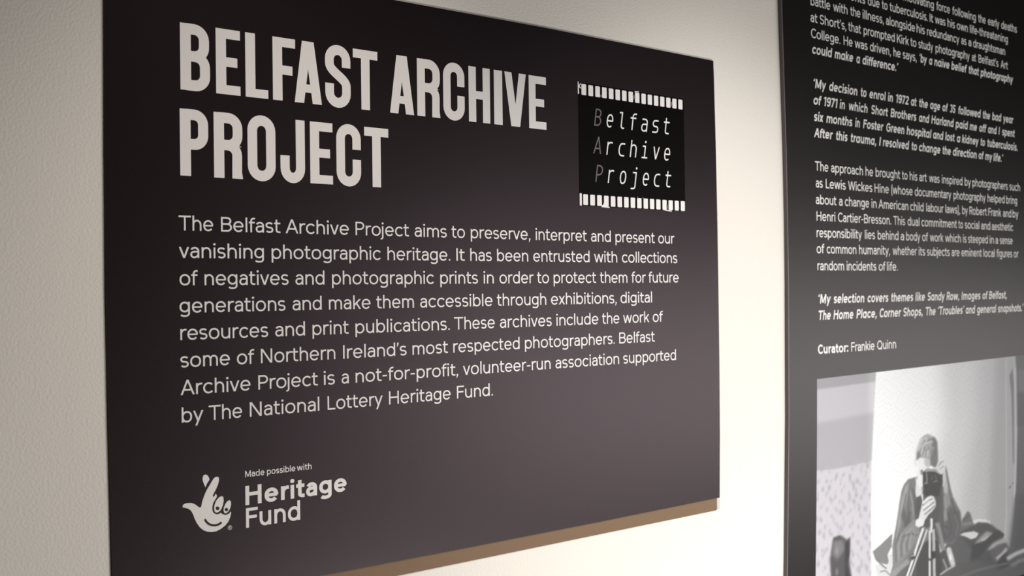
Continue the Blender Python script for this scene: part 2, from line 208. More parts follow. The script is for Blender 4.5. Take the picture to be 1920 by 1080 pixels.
PICTURE = """96 0.0 0.0 15169,14261 27640,14380 27367,5749 15036,8310
166 0.0 0.0 15717,14113 18317,14095 18251,11439 15663,11740
200 2.5 1.5 15709,13745 18173,13786 18115,11454 15663,11740
181 6.3 3.7 15692,12997 18155,13067 18115,11454 15663,11740
212 2.1 1.2 15668,11942 16316,11906 17158,11911 18037,11930 17961,8833 15606,9258
236 2.1 1.1 18161,14230 18018,12977 17901,11856 17851,10733 17828,8857 23526,7829 24254,8711 24599,9240 24854,10669 24989,12124 24989,13155 24959,14187
208 36.8 19.0 21112,14354 21190,12452 19380,10007 17961,8833 25006,7562 25204,14176
186 39.5 19.7 22998,14272 22802,12313 21640,9675 21337,8224 25006,7562 25204,14176
166 17.6 8.6 23943,14231 23711,12235 23285,9433 23241,7881 24945,7573 25142,14179
168 2.4 1.2 24475,14208 24416,12174 24377,9853 24271,9288 24437,8827 24726,9440 24915,10662 25050,12119 24989,13155 24959,14187
190 1.8 0.9 24447,14063 24407,12175 24354,9856 24243,9148 24291,9139 24401,9850 24454,12171 24495,14061
116 3.0 1.5 24824,13752 24651,13542 24742,13024 24776,12143 24776,11117 24837,11111 24902,13307
186 2.1 1.0 24930,13746 24930,12717 24902,11251 24800,10383 24651,9453 24391,8766 24264,8497 24351,8474 24479,8744 24741,9436 24891,10370 24993,11241 25022,12711 25022,13742
110 2.4 1.2 24602,10457 24664,10522 24581,10548 24519,10483
120 2.4 1.2 24773,10542 24821,10610 24763,10625 24715,10558
110 6.5 3.0 25159,13690 27616,13605 27594,12908 25140,13071
86 6.5 3.0 25108,13044 27594,12908 27562,11903 25111,12114
88 12.7 6.0 24932,10219 27513,10359 27410,7128 24107,7724
96 2.5 1.2 24991,14259 25063,13592 25065,12118 24961,10656 24787,9432 24492,8673 24343,7682 27410,7128 27633,14148
110 6.5 3.0 25159,13690 27616,13605 27594,12908 25140,13071
86 6.5 3.0 25108,13044 27594,12908 27562,11903 25111,12114
88 12.7 6.0 24932,10219 27513,10359 27410,7128 24403,7671
88 3.1 1.8 16217,9449 16186,9875 16276,10198 16321,10360 16592,10380 16862,10230 16991,10284 16984,9991 16935,9753 17031,9308
128 5.2 3.0 16271,9982 16319,10276 16693,10255 16772,10024 16474,9828
150 3.1 1.8 16396,10022 16461,10169 16521,10063 16476,9925
62 3.2 1.8 16797,10167 16946,10217 16938,9875 16848,9645 16989,9315 16756,9355
128 2.5 1.4 16386,9601 16470,9659 16509,9519 16424,9473
128 1.8 1.0 17895,9798 18213,9900 18745,10100 18714,9797 18525,9623 18611,9354 18247,9465 18002,9580
206 1.8 1.0 17976,9459 18247,9465 18426,9334 18614,9481 18525,9623 18710,9619 18845,9444 18792,9170 18420,9068 18081,9127
100 1.6 0.9 18049,9562 18227,9431 18453,9291 18489,9310 18266,9448 18089,9577
110 1.6 0.9 18201,9258 18417,9247 18589,9119 18621,9131 18432,9269 18193,9284
108 2.7 1.4 21906,9635 22023,9977 22300,10161 22435,10087 22619,9741 22612,9504 22172,9458
86 1.6 0.8 22094,9929 22423,10022 22389,10048 22060,9955
128 2.2 1.1 22033,9804 22524,9790 22497,9862 22006,9875
214 2.0 1.0 22540,9877 22845,9877 23239,9808 23494,9716 23463,9649 22730,9739
84 3.4 1.7 21640,9647 22564,9748 22843,9793 23350,9707 23634,9582 23921,9426 24240,9249 24148,9133 24557,8809 23815,7777 20317,8408 20846,9253
94 4.0 2.1 21242,9530 21905,9581 22491,9131 22203,8622 21352,8765
206 2.2 1.1 21878,9598 22095,9622 22614,9587 22863,9495 22720,9404 22444,9403 22173,9513
150 4.2 2.1 22888,9407 23287,9489 23628,9382 23337,9255 22995,9222 22660,9245
176 3.4 1.7 23026,9249 23397,9307 23339,9364 22968,9306
104 2.8 1.4 22691,9281 23030,9399 23202,9458 23143,9497 22972,9437 22633,9320
74 2.9 1.4 22494,9242 23166,9252 23746,9422 23979,9417 24241,9263 23856,9205 23333,9113 23129,8947 22425,8724
160 5.2 2.6 23272,8981 23621,9126 24209,9181 24443,9044 23968,9016 23501,8974
96 5.9 2.9 23441,8897 23851,9034 24382,9010 24373,8692 23835,8491
176 4.4 2.2 23828,8637 24189,8725 24436,8834 24321,8897 24086,8792 23737,8706
190 3.5 1.7 23991,8521 24288,8559 24214,8633 23918,8594
72 4.4 2.2 24136,8730 24375,8750 24484,8384 23827,8205 23719,8510
176 4.6 2.2 24421,8525 24930,8587 25537,8606 26655,8582 26595,8694 25472,8715 24840,8693 24318,8629
122 6.2 2.9 24654,8291 25065,8365 25993,8331 25947,8425 24998,8457 24552,8379
90 8.6 4.2 20317,8408 21096,8943 22704,8818 23833,8405 26605,8003 26583,7278
112 4.2 2.1 21622,8482 22709,8517 23555,8488 24434,8429 24418,8474 23536,8533 22683,8561 21594,8525
112 2.6 1.4 20844,11069 21310,11082 21356,10873 21510,10704 21715,10459 21922,10212 21992,9830 21906,9608 21527,9418 20854,9521 20621,10360
138 3.9 2.0 21126,11036 21284,11112 21403,10663 21450,10452 21238,10344 21034,10506
96 5.3 2.7 21396,10391 21921,10184 21991,9761 21769,9518 21240,9462 21177,10014
132 3.1 1.6 21082,10365 21262,10273 21308,10063 21074,10055
84 2.6 1.3 20951,9953 21311,9833 21347,9879 20986,9998
118 1.9 1.0 19679,11325 19486,11321 19291,11214 19169,11073 19066,10763 19015,10576 18913,10268 18838,10086 18737,9781 18749,9331 18412,8752 20821,8317 20810,9797 20581,10766 20264,11138 19948,11333
148 4.7 2.6 19338,11156 19532,11250 19451,10908 19252,10609 19151,10364 19002,10062 18960,10262 19115,10821
96 2.9 1.6 19473,10840 19537,10506 19601,10170 19335,10143 19198,10357 19156,10583 19254,10673 19390,10395
142 1.9 1.0 19521,11026 19632,10687 19673,10381 19733,10376 19692,10684 19580,11026
92 1.9 1.0 19624,11080 19713,10742 19753,10410 19801,10405 19761,10739 19672,11079
100 1.7 0.9 19459,10970 19571,10630 19606,10629 19494,10970
132 2.1 1.2 19726,10323 19481,10213 19191,10073 18951,9941 18807,9783 18776,9455 18793,9221 19076,9277 19464,9539 19759,9715 19959,9895 19914,10034
100 1.4 0.8 19053,10059 18858,9802 18870,9375 18910,9369 18897,9794 19091,10046
158 1.4 0.8 19152,10031 18979,9784 18993,9419 19033,9413 19019,9775 19190,10018
100 1.4 0.8 19250,10003 19101,9765 19117,9464 19157,9458 19141,9756 19289,9991
158 1.4 0.8 19350,9975 19224,9746 19242,9508 19282,9503 19264,9737 19389,9964
100 1.4 0.8 19450,9947 19348,9727 19367,9553 19408,9548 19388,9719 19489,9936
158 1.4 0.8 19550,9919 19472,9708 19493,9598 19534,9594 19512,9700 19590,9909
150 2.4 1.3 19332,9974 19647,10084 19599,10120 19284,10009
98 1.9 1.0 19152,9922 19551,9965 19852,9869 19870,9898 19544,9999 19128,9955
104 2.9 1.6 18595,8719 18698,9148 18981,9267 19461,9422 19803,9551 20094,9373 20070,8453
146 2.8 1.5 18603,9049 18700,9211 18981,9267 19412,9404 19505,9258 19120,9166 18788,9017
76 3.0 1.6 19805,9629 20402,9697 20856,9628 20967,8965 21078,8271 19631,8532 19596,9061
86 2.9 1.6 19358,9153 19751,9428 19874,8488 19107,8626
84 2.3 1.2 19837,10833 20035,10887 20066,11161 20649,11427 21102,11106 21033,10439 21123,9954 20959,9640 20755,9644 20411,10055 20013,10046 19774,10290 19782,10604
92 3.1 1.6 21040,10708 21147,10830 21071,9961 21322,9586 21007,9498 20790,10001
212 1.7 0.9 19801,11337 19993,11170 20163,11057 20109,10891 19984,10841 19837,10833 19790,10931 19822,11190
150 2.0 1.1 20071,11319 20165,11149 20186,11014 20085,10934 20066,11161
226 2.0 1.1 19934,11743 19985,11804 20157,11799 20456,11742 20528,11627 20524,11467 20297,11413 20195,11345 20138,11060 19989,11038 19870,11184 19899,11352 19928,11507
186 3.0 1.6 20231,11765 20506,11736 20526,11547 20349,11487 20227,11606
214 1.9 1.0 19763,11761 19837,11780 19856,11567 19784,11627
130 2.0 1.1 20025,11469 20174,11479 20146,11350 20071,11345
158 2.5 1.3 19837,11780 19866,11974 19969,12135 20070,12257 20220,12310 20396,12340 20596,12276 20747,12221 20846,12105 20865,11874 20873,11671 20829,11461 20500,11523 20479,11686 20305,11744 20009,11788 19884,11722
112 3.0 1.6 20570,12238 20746,12208 20845,12091 20863,11807 20858,11592 20778,11466 20525,11521 20506,11736 20611,11899 20591,12075
178 2.5 1.3 19967,12056 20119,12213 20369,12270 20467,12181 20289,12064 20112,11949 19913,11877
120 2.5 1.3 19865,11908 20014,11972 20059,11809 19885,11748
122 1.5 0.8 20163,12186 20370,12140 20629,12197 20610,12216 20362,12160 20173,12205
196 1.5 0.8 20189,12142 20443,12104 20626,12128 20609,12152 20438,12129 20194,12165
124 1.5 0.8 20192,12071 20238,11934 20284,11784 20328,11784 20282,11934 20236,12072
196 1.5 0.8 20344,12018 20365,11884 20338,11782 20375,11775 20403,11880 20381,12017
128 1.5 0.8 20444,12010 20414,11827 20451,11821 20481,12005
186 1.3 0.7 20549,11887 20704,11978 20676,11992 20521,11901
186 1.2 0.7 20083,12157 20171,12202 20209,12225 20178,12241 20141,12218 20053,12173
190 1.2 0.7 20256,12232 20344,12264 20380,12273 20359,12293 20319,12282 20231,12251
176 1.3 0.7 20442,12266 20536,12251 20578,12217 20610,12227 20554,12269 20447,12286
180 1.2 0.7 19981,12074 20068,12111 20106,12128 20078,12145 20041,12129 19954,12091
184 1.2 0.7 19932,11949 20008,12008 20034,12046 19997,12056 19973,12021 19898,11963
188 1.2 0.7 20155,11993 20232,12059 20259,12104 20221,12114 20196,12071 20121,12006
182 1.3 0.7 20326,12079 20426,12109 20475,12117 20457,12138 20404,12129 20303,12098
160 1.3 0.7 20528,12060 20629,12097 20680,12112 20656,12131 20604,12116 20502,12079
190 1.2 0.7 20103,11854 20155,11923 20157,11971 20117,11975 20117,11931 20066,11865
192 1.2 0.7 20252,11801 20279,11873 20254,11925 20216,11923 20239,11877 20213,11808
186 1.3 0.7 20400,11771 20453,11860 20456,11928 20415,11932 20414,11868 20362,11781
132 1.2 0.7 20152,12098 20232,12133 20278,12152 20255,12167 20210,12147 20129,12112
120 1.3 0.7 20397,12192 20488,12199 20542,12192 20545,12209 20483,12217 20388,12210
128 1.2 0.7 20027,11940 20095,11996 20129,12037 20099,12046 20067,12007 19999,11952
124 1.2 0.7 20199,11833 20218,11888 20201,11929 20170,11928 20186,11892 20167,11839
124 1.3 0.7 20350,11909 20407,11980 20429,12036 20397,12042 20376,11988 20320,11918
104 1.3 0.7 20524,11838 20582,11909 20604,11965 20572,11972 20550,11917 20493,11848
100 1.3 0.7 20678,11982 20749,12039 20784,12080 20753,12090 20720,12049 20650,11994
98 1.3 0.7 20724,11737 20782,11809 20805,11865 20772,11872 20751,11817 20693,11747
120 1.2 0.7 20001,11803 19994,11860 19952,11904 19924,11898 19963,11859 19969,11805
206 2.9 1.6 19864,11802 19892,11955 20018,12124 20193,12265 20147,12284 19969,12141 19840,11967 19811,11810
160 2.1 1.2 19387,11204 19259,10870 19132,10537 19178,10526 19306,10859 19434,11194
104 2.2 1.2 19555,11210 19477,10971 19421,10679 19469,10670 19524,10962 19603,11201
100 2.1 1.2 19358,10987 19230,10679 19104,10373 19150,10361 19277,10668 19404,10976
88 2.2 1.2 19720,11030 19759,10672 19777,10407 19825,10402 19808,10667 19768,11026
156 2.1 1.2 19083,10466 18982,10197 18883,9980 18928,9968 19028,10185 19129,10455
88 2.2 1.2 19563,10507 19415,10333 19221,10192 19261,10173 19457,10315 19607,10491
84 2.4 1.2 21455,10584 21656,10217 21726,9866 21778,9862 21708,10216 21505,10586
150 2.3 1.2 21117,10696 21188,10418 21154,10126 21205,10117 21239,10412 21169,10694
84 2.4 1.2 21288,10266 21435,9908 21349,9638 21401,9626 21488,9902 21339,10266
118 2.4 1.2 21628,10151 21779,9859 21666,9619 21718,9606 21832,9853 21679,10152
150 1.7 0.9 19583,10168 19676,10051 19745,9898 19782,9898 19713,10053 19618,10173
142 1.7 0.9 19437,10111 19530,9994 19598,9841 19635,9841 19566,9996 19472,10115
134 1.7 0.9 19292,10054 19384,9938 19452,9785 19489,9785 19420,9939 19327,10058
126 1.7 0.9 19148,9997 19239,9881 19306,9729 19343,9729 19275,9883 19182,10002
118 1.6 0.9 19005,9941 19096,9825 19162,9674 19199,9674 19131,9827 19039,9945
62 1.8 0.9 20147,11416 20398,11468 20497,11417 20700,11421 21108,11322 21076,11109 20995,10957 20886,10728 20379,10738 20183,10882 20140,11152
150 1.8 0.9 20248,11471 20474,11473 20853,11404 21056,11314 21106,11241 20926,11275 20699,11368 20446,11396 20271,11389
236 1.5 0.8 20474,11500 20551,11538 20625,11483 20599,11446 20498,11450
168 1.2 0.7 20304,11371 20325,11197 20274,11126 20304,11117 20357,11193 20337,11369
170 1.2 0.7 20193,11111 20393,11114 20385,11132 20186,11129
140 1.3 0.7 20645,11098 20875,11112 20866,11128 20636,11115
120 1.3 0.7 20685,11286 20783,11183 20731,11125 20755,11117 20808,11182 20708,11290
120 1.5 0.8 20582,11275 20554,11171 20579,11166 20607,11270
204 2.1 1.1 20778,11480 20857,11565 21013,11616 21141,11589 21216,11473 21213,11365 21107,11268 20977,11269 20826,11380
128 1.3 0.7 20865,11478 21046,11539 21027,11553 20845,11492
130 1.3 0.7 20938,11388 21147,11447 21128,11462 20920,11403
120 1.3 0.7 20966,11547 21148,11582 21134,11596 20953,11562
176 2.6 1.4 21107,11268 21239,11362 21287,11221 21360,11008 21301,10743 21171,10760 21100,11039
110 2.4 1.2 21216,11473 21291,11356 21364,11144 21461,10860 21561,10643 21405,10717 21308,11014 21237,11294
200 1.8 0.9 21159,11303 21154,11102 21073,10951 21123,10938 21206,11093 21211,11297
222 2.0 1.1 20034,10874 20104,10720 20102,10628 19921,10296 19798,10274 19770,10146 19915,10073 20137,10081 20215,10215 20319,10374 20125,10559 20155,10753 20134,10888
214 2.0 1.1 20103,10681 20330,10771 20506,10789 20657,10743 20729,10613 20726,10479 20571,10393 20368,10314 20215,10202 19970,10289 20049,10503
104 1.5 0.8 20116,10578 20389,10673 20611,10684 20598,10708 20366,10697 20086,10599
104 1.5 0.8 20161,10452 20437,10535 20691,10595 20666,10618 20411,10557 20133,10474
104 1.5 0.8 20208,10340 20486,10422 20716,10499 20686,10521 20457,10444 20180,10362
236 1.5 0.8 20167,10622 20495,10726 20463,10751 20136,10647
236 1.5 0.8 20162,10503 20490,10580 20462,10605 20135,10529
84 1.8 0.9 20215,10215 20467,10274 20718,10186 20764,10005 20260,10010
226 1.5 0.8 20453,10222 20449,10051 20419,9883 20544,9860 20574,10030 20579,10205
120 1.0 0.5 20463,10221 20455,9915 20485,9911 20493,10217
206 1.5 0.8 20383,9926 20370,9462 20342,8404 20442,8385 20470,9447 20483,9911
176 1.5 0.8 20547,9941 20558,9432 20555,8365 20682,8343 20685,9414 20673,9925
84 1.3 0.7 20499,9842 20472,8380 20513,8373 20539,9837
66 2.0 1.1 20469,9394 20696,9371 20717,9194 20514,9186
74 2.0 1.1 20290,9262 20539,9196 20513,9146 20289,9210
222 1.5 0.8 20090,10044 19860,9747 19631,9390 19308,8962 19397,8929 19723,9359 19952,9717 20182,10012
196 1.5 0.8 20268,9976 20037,9654 19809,9400 19458,8935 19534,8907 19887,9372 20115,9627 20348,9950
84 1.2 0.7 20193,9969 19886,9541 19484,9030 19513,9019 19916,9530 20224,9960
70 1.7 0.9 19533,9436 19679,9465 19749,9349 19603,9308
200 1.2 0.7 19563,9409 19708,9412 19697,9433 19552,9430
134 2.1 1.1 20692,10069 20836,9714 20979,9328 21181,9320 21036,9708 20891,10066
100 1.5 0.8 20769,9935 20959,9368 20997,9366 20807,9933
150 2.1 1.1 21012,9112 21187,8840 21260,8842 21085,9115
196 2.6 1.4 21210,9331 21316,9383 21446,9322 21571,9070 21645,8880 21459,8829 21333,9040 21258,9188
226 2.1 1.1 21337,9175 21442,9186 21491,9042 21384,9005
176 2.1 1.1 20906,8716 21268,8789 21663,8832 21626,8874 21228,8830 20862,8756"""

# ------------------------------------------------------------------ stroke lettering
def arc(cx, cy, rx, ry, a0, a1, n=13, p=2.0):
    out = []
    for i in range(n):
        t = math.radians(a0 + (a1 - a0) * i / (n - 1))
        c, s = math.cos(t), math.sin(t)
        out.append((cx + rx * math.copysign(abs(c) ** (2 / p), c), cy + ry * math.copysign(abs(s) ** (2 / p), s)))
    return out

class Pen:
    def __init__(s, w): s.w = w; s.h = w / 2; s.faces = []   # faces: lists of (x, y) rings
    def poly(s, *pts): s.faces.append(list(pts))
    def rect(s, x0, y0, x1, y1): s.poly((x0, y0), (x1, y0), (x1, y1), (x0, y1))
    def line(s, pts, closed=False, w=None):
        h = (w or s.w) / 2
        q = [pts[0]]
        for p in pts[1:]:
            if math.hypot(p[0] - q[-1][0], p[1] - q[-1][1]) > 1e-4: q.append(p)
        if closed and math.hypot(q[0][0] - q[-1][0], q[0][1] - q[-1][1]) < 1e-4: q.pop()
        n = len(q); L = []; Rr = []
        for i in range(n):
            if closed or 0 < i < n - 1:
                a, b, c = q[(i - 1) % n], q[i], q[(i + 1) % n]
                d1 = (b[0] - a[0], b[1] - a[1]); d2 = (c[0] - b[0], c[1] - b[1])
            elif i == 0: d1 = d2 = (q[1][0] - q[0][0], q[1][1] - q[0][1])
            else: d1 = d2 = (q[i][0] - q[i - 1][0], q[i][1] - q[i - 1][1])
            l1 = math.hypot(*d1); l2 = math.hypot(*d2)
            n1 = (-d1[1] / l1, d1[0] / l1); n2 = (-d2[1] / l2, d2[0] / l2)
            m = (n1[0] + n2[0], n1[1] + n2[1]); ml = math.hypot(*m) or 1
            m = (m[0] / ml, m[1] / ml)
            k = h / max(0.35, m[0] * n1[0] + m[1] * n1[1])
            L.append((q[i][0] + m[0] * k, q[i][1] + m[1] * k)); Rr.append((q[i][0] - m[0] * k, q[i][1] - m[1] * k))
        for i in range(n if closed else n - 1):
            j = (i + 1) % n
            s.poly(Rr[i], Rr[j], L[j], L[i])
    def diag(s, x0, y0, x1, y1, w=None):
        """slanting stroke with level ends; x0, x1 are the stroke's middle"""
        w = w or s.w
        k = w / 2 * math.hypot(x1 - x0, y1 - y0) / max(1e-6, abs(y1 - y0))
        if y0 > y1: x0, y0, x1, y1 = x1, y1, x0, y0
        s.poly((x0 - k, y0), (x0 + k, y0), (x1 + k, y1), (x1 - k, y1))
    def bowl(s, x0, x1, y0, y1, p=2.15):
        s.line(arc((x0 + x1) / 2, (y0 + y1) / 2, (x1 - x0) / 2 - s.h, (y1 - y0) / 2 - s.h, 0, 360, 25, p)[:-1], True)
    def dot(s, cx, cy, r): s.faces.append(arc(cx, cy, r, r, 0, 337.5, 16, 2.6))

X = 0.735
def glyph(c, w, b=0.0, one_storey=False):
    """grotesque letter, capital height 1; returns (faces, left bearing, ink width, right bearing)"""
    P = Pen(w); h = P.h; ov = 0.012; st = 0.085; rd = 0.05; dg = 0.012
    xo, xu = -ov + h, X + ov - h
    cy = (xo + xu) / 2; ry = (xu - xo) / 2
    lb = rb = rd
    def stem(x, y0=0, y1=X): P.rect(x - h, y0, x + h, y1)
    def arch(x0, x1, r=0.27):
        rx = (x1 - x0) / 2
        P.line(arc(x0 + rx, xu - r, rx, r, 180, 0, 13) + [(x1, 0)])
    if c == 'o': W = .70 + b; P.bowl(0, W, -ov, X + ov)
    elif c in 'nh':
        W = .60 + b; stem(h, 0, 1.02 if c == 'h' else X); arch(h, W - h); lb, rb = st, .075
    elif c == 'm':
        W = .97 + 1.6 * b; stem(h); arch(h, W / 2, .25); arch(W / 2, W - h, .25); lb, rb = st, .075
    elif c == 'u':
        W = .60 + b; stem(W - h); lb, rb = .075, st
        rx = W / 2 - h; P.line([(h, X)] + arc(W / 2, xo + .27, rx, .27, 180, 360, 13))
    elif c == 'r':
        W = .40 + b * .6; stem(h); lb, rb = st, .0
        P.line(arc(h + .25, xu - .27, .25, .27, 180, 82, 9) + [(W, xu)])
    elif c in 'iïl1I' and not (c == '1'):
        W = w; lb = rb = st
        stem(h, 0, X if c in 'iï' else (1.02 if c == 'l' else 1.0))
        if c == 'i': P.dot(h, .945, max(.075, h * 1.12))
        if c == 'ï': P.dot(h - .13, .93, .07); P.dot(h + .13, .93, .07)
    elif c == 'j':
        W = .22 + b * .5; x = W - h; lb, rb = -.06, st
        P.line([(x, X), (x, -.10)] + arc(x - .13, -.10, .13, -.27 + h + .10 if False else .125, 0, -75, 6) + [(0, -.225)])
        P.dot(x, .945, max(.075, h * 1.12))
    elif c == 'a' and one_storey:
        W = .66 + b; P.bowl(0, W, -ov, X + ov); stem(W - h); lb, rb = rd, st
    elif c == 'a':
        W = .56 + b; lb, rb = rd, .07
        P.line(arc(W / 2 + .005, xu - .20, W / 2 - h, .20, 158, 0, 12) + [(W - h + .003, 0)])
        ty = .425; cb = (xo + ty) / 2; rb_ = (ty - xo) / 2
        P.line([(W - h, ty + .01), (W * .5, ty)] + arc(W * .42, cb, W * .42 - h, rb_, 90, 270, 11) + arc(W * .42, cb + .05, W * .58 - h, rb_ + .05, 275, 350, 6))
    elif c in 'bp':
        W = .66 + b; P.bowl(0, W, -ov, X + ov); lb, rb = st, rd
        stem(h, 0 if c == 'b' else -.27, 1.02 if c == 'b' else X)
    elif c in 'dq':
        W = .66 + b; P.bowl(0, W, -ov, X + ov); lb, rb = rd, st
        stem(W - h, 0 if c == 'd' else -.27, 1.02 if c == 'd' else X)
    elif c == 'c':
        W = .63 + b; rb = .03; P.line(arc(.35 + b / 2, cy, .35 + b / 2 - h, ry, 40, 320, 17, 2.1))
    elif c == 'e':
        W = .68 + b; P.line(arc(W / 2, cy, W / 2 - h, ry, -3, 322, 21, 2.1)); P.rect(h, cy - h * .9, W - h * .6, cy + h * .9)
    elif c == 'f':
        W = .42 + b * .6; lb, rb = .02, -.01; x = .10 + h
        P.line([(x, 0), (x, .80)] + arc(x + .19, .80, .19, 1.02 - h - .80, 180, 85, 8) + [(W, 1.02 - h)])
        P.rect(0, X - w, W - .02, X)
    elif c == 't':
        W = .43 + b * .6; lb, rb = .02, .03; x = .10 + h
        P.line([(x, .94), (x, .19)] + arc(x + .17, .19, .17, .19 - h, 180, 270, 7) + [(W, h)])
        P.rect(0, X - w, W - .01, X)
    elif c == 's':
        W = .53 + b; lb = rb = .045; r = (xu - xo) / 4; rx = W / 2 - h
        P.line(arc(W / 2, xu - r, rx, r, 28, 245, 12, 2.2) + arc(W / 2, xo + r, rx, r, 65, -152, 12, 2.2))
    elif c == 'g':
        W = .65 + b; lb, rb = rd, st
        P.bowl(0, W, .03, X + ov)
        P.line([(W - h, X), (W - h, -.04)] + arc(W / 2, -.04, W / 2 - h, .235 - h, 0, -150, 12, 2.2))
    elif c == 'k':
        W = .58 + b; stem(h, 0, 1.02); lb, rb = st, dg
        P.diag(h, .26, W - h * 1.3, X); P.diag(.20 + h, .42, W - h * 1.2, 0)
    elif c == 'v': W = .64 + b; lb = rb = dg; P.diag(h * 1.1, X, W / 2, 0); P.diag(W - h * 1.1, X, W / 2, 0)
    elif c == 'y':
        W = .66 + b; lb = rb = dg; P.diag(h * 1.1, X, W / 2, 0.02); P.diag(W - h * 1.1, X, W * .30, -.27)
    elif c == 'w':
        W = .98 + 1.6 * b; lb = rb = dg
        for a, z in ((h * 1.1, .27 * W), (W / 2, .27 * W), (W / 2, .73 * W), (W - h * 1.1, .73 * W)): P.diag(a, X, z, 0)
    elif c == 'x': W = .60 + b; lb = rb = dg; P.diag(h * 1.2, X, W - h * 1.2, 0); P.diag(W - h * 1.2, X, h * 1.2, 0)
    elif c == 'T': W = .82 + b; lb = rb = .02; P.rect(0, 1 - w, W, 1); stem(W / 2, 0, 1)
    elif c == 'L': W = .58 + b; lb, rb = .1, .02; stem(h, 0, 1); P.rect(0, 0, W, w)
    elif c == 'F': W = .60 + b; lb, rb = .1, .02; stem(h, 0, 1); P.rect(0, 1 - w, W, 1); P.rect(0, .46, W * .92, .46 + w)
    elif c == 'H': W = .78 + b; lb = rb = .1; stem(h, 0, 1); stem(W - h, 0, 1); P.rect(0, .47, W, .47 + w)
    elif c == 'N': W = .78 + b; lb = rb = .1; stem(h, 0, 1); stem(W - h, 0, 1); P.diag(h * 1.2, 1, W - h * 1.2, 0)
    elif c == 'M':
        W = .94 + b; lb = rb = .1; stem(h, 0, 1); stem(W - h, 0, 1); P.diag(h * 1.2, 1, W / 2, .08); P.diag(W - h * 1.2, 1, W / 2, .08)
    elif c == 'A':
        W = .88 + b; lb = rb = .0; P.diag(h * 1.1, 0, W / 2, 1); P.diag(W - h * 1.1, 0, W / 2, 1); P.rect(W * .2, .27, W * .8, .27 + w)
    elif c == 'W':
        W = 1.25 + b; lb = rb = .0
        for a, z in ((h * 1.1, .27 * W), (W / 2, .27 * W), (W / 2, .73 * W), (W - h * 1.1, .73 * W)): P.diag(a, 1, z, 0)
    elif c == 'K': W = .74 + b; lb, rb = .1, .0; stem(h, 0, 1); P.diag(h, .32, W - h * 1.3, 1); P.diag(.26 + h, .58, W - h * 1.2, 0)
    elif c in 'PR':
        W = .66 + b; lb, rb = .1, .03; stem(h, 0, 1); m = .46
        r = (1 - h - m) / 2
        P.line([(h, 1 - h), (W - h - r, 1 - h)] + arc(W - h - r, 1 - h - r, r, r, 90, -90, 11) + [(h, m)])
        if c == 'R': P.diag(W * .55, m, W - h * .9, 0)
    elif c == 'B':
        W = .71 + b; lb, rb = .1, .04; stem(h, 0, 1); m = .52
        r = (1 - h - m) / 2; r2 = (m - h) / 2
        P.line([(h, 1 - h), (W - .04 - h - r, 1 - h)] + arc(W - .04 - h - r, 1 - h - r, r, r, 90, -90, 11) + [(h, m)])
        P.line([(h, m), (W - h - r2, m)] + arc(W - h - r2, h + r2, r2, r2, 90, -90, 11) + [(h, h)])
    elif c == 'C': P.line(arc(.46, .5, .46 - h, .512 - h, 42, 318, 21, 2.05)); W = .80; rb = .03
    elif c == 'G':
        W = .86 + b; P.line(arc(.46, .5, .46 - h, .512 - h, 42, 355, 23, 2.05)); P.rect(.46, .44, .92 , .44 + w); P.rect(.92 - w, .1, .92, .5)
        W = .92
    elif c == 'Q': W = .94; P.line(arc(.47, .5, .47 - h, .512 - h, 0, 360, 27)[:-1], True); P.diag(.58, .24, .86, -.02)
    elif c == 'S':
        W = .66 + b; lb = rb = .05; r = (1.024 - w) / 4; rx = W / 2 - h
        P.line(arc(W / 2, 1.012 - h - r, rx, r, 25, 245, 13, 2.2) + arc(W / 2, -.012 + h + r, rx, r, 65, -155, 13, 2.2))
    elif c == '1': W = .34 + b; P.rect(W - w, 0, W, 1); P.diag(h * .6, .78, W - h, 1); lb, rb = .02, .09
    elif c == '7': W = .58 + b; lb = rb = .03; P.rect(0, 1 - w, W, 1); P.diag(W * .30, 0, W - h * 1.2, 1 - w * .5)
    elif c == '9':
        W = .64 + b; P.bowl(0, W, .38, 1.012); P.line(arc(W / 2, .5, W / 2 - h, .512 - h, 12, -140, 13))
    elif c == '2':
        W = .60 + b; P.line(arc(W / 2, .72, W / 2 - h, .292 - h, 165, -20, 12) + [(h * 1.2, h)]); P.rect(0, 0, W, w)
    elif c == '3':
        W = .60 + b; P.line(arc(W / 2, .75, W / 2 - h - .02, .262 - h, 160, -90, 12)); P.line(arc(W / 2, .27, W / 2 - h, .282 - h, 90, -160, 12))
    elif c == '5':
        W = .60 + b; P.rect(.06, 1 - w, W - .03, 1); P.diag(h + .03, .48, h + .07, 1)
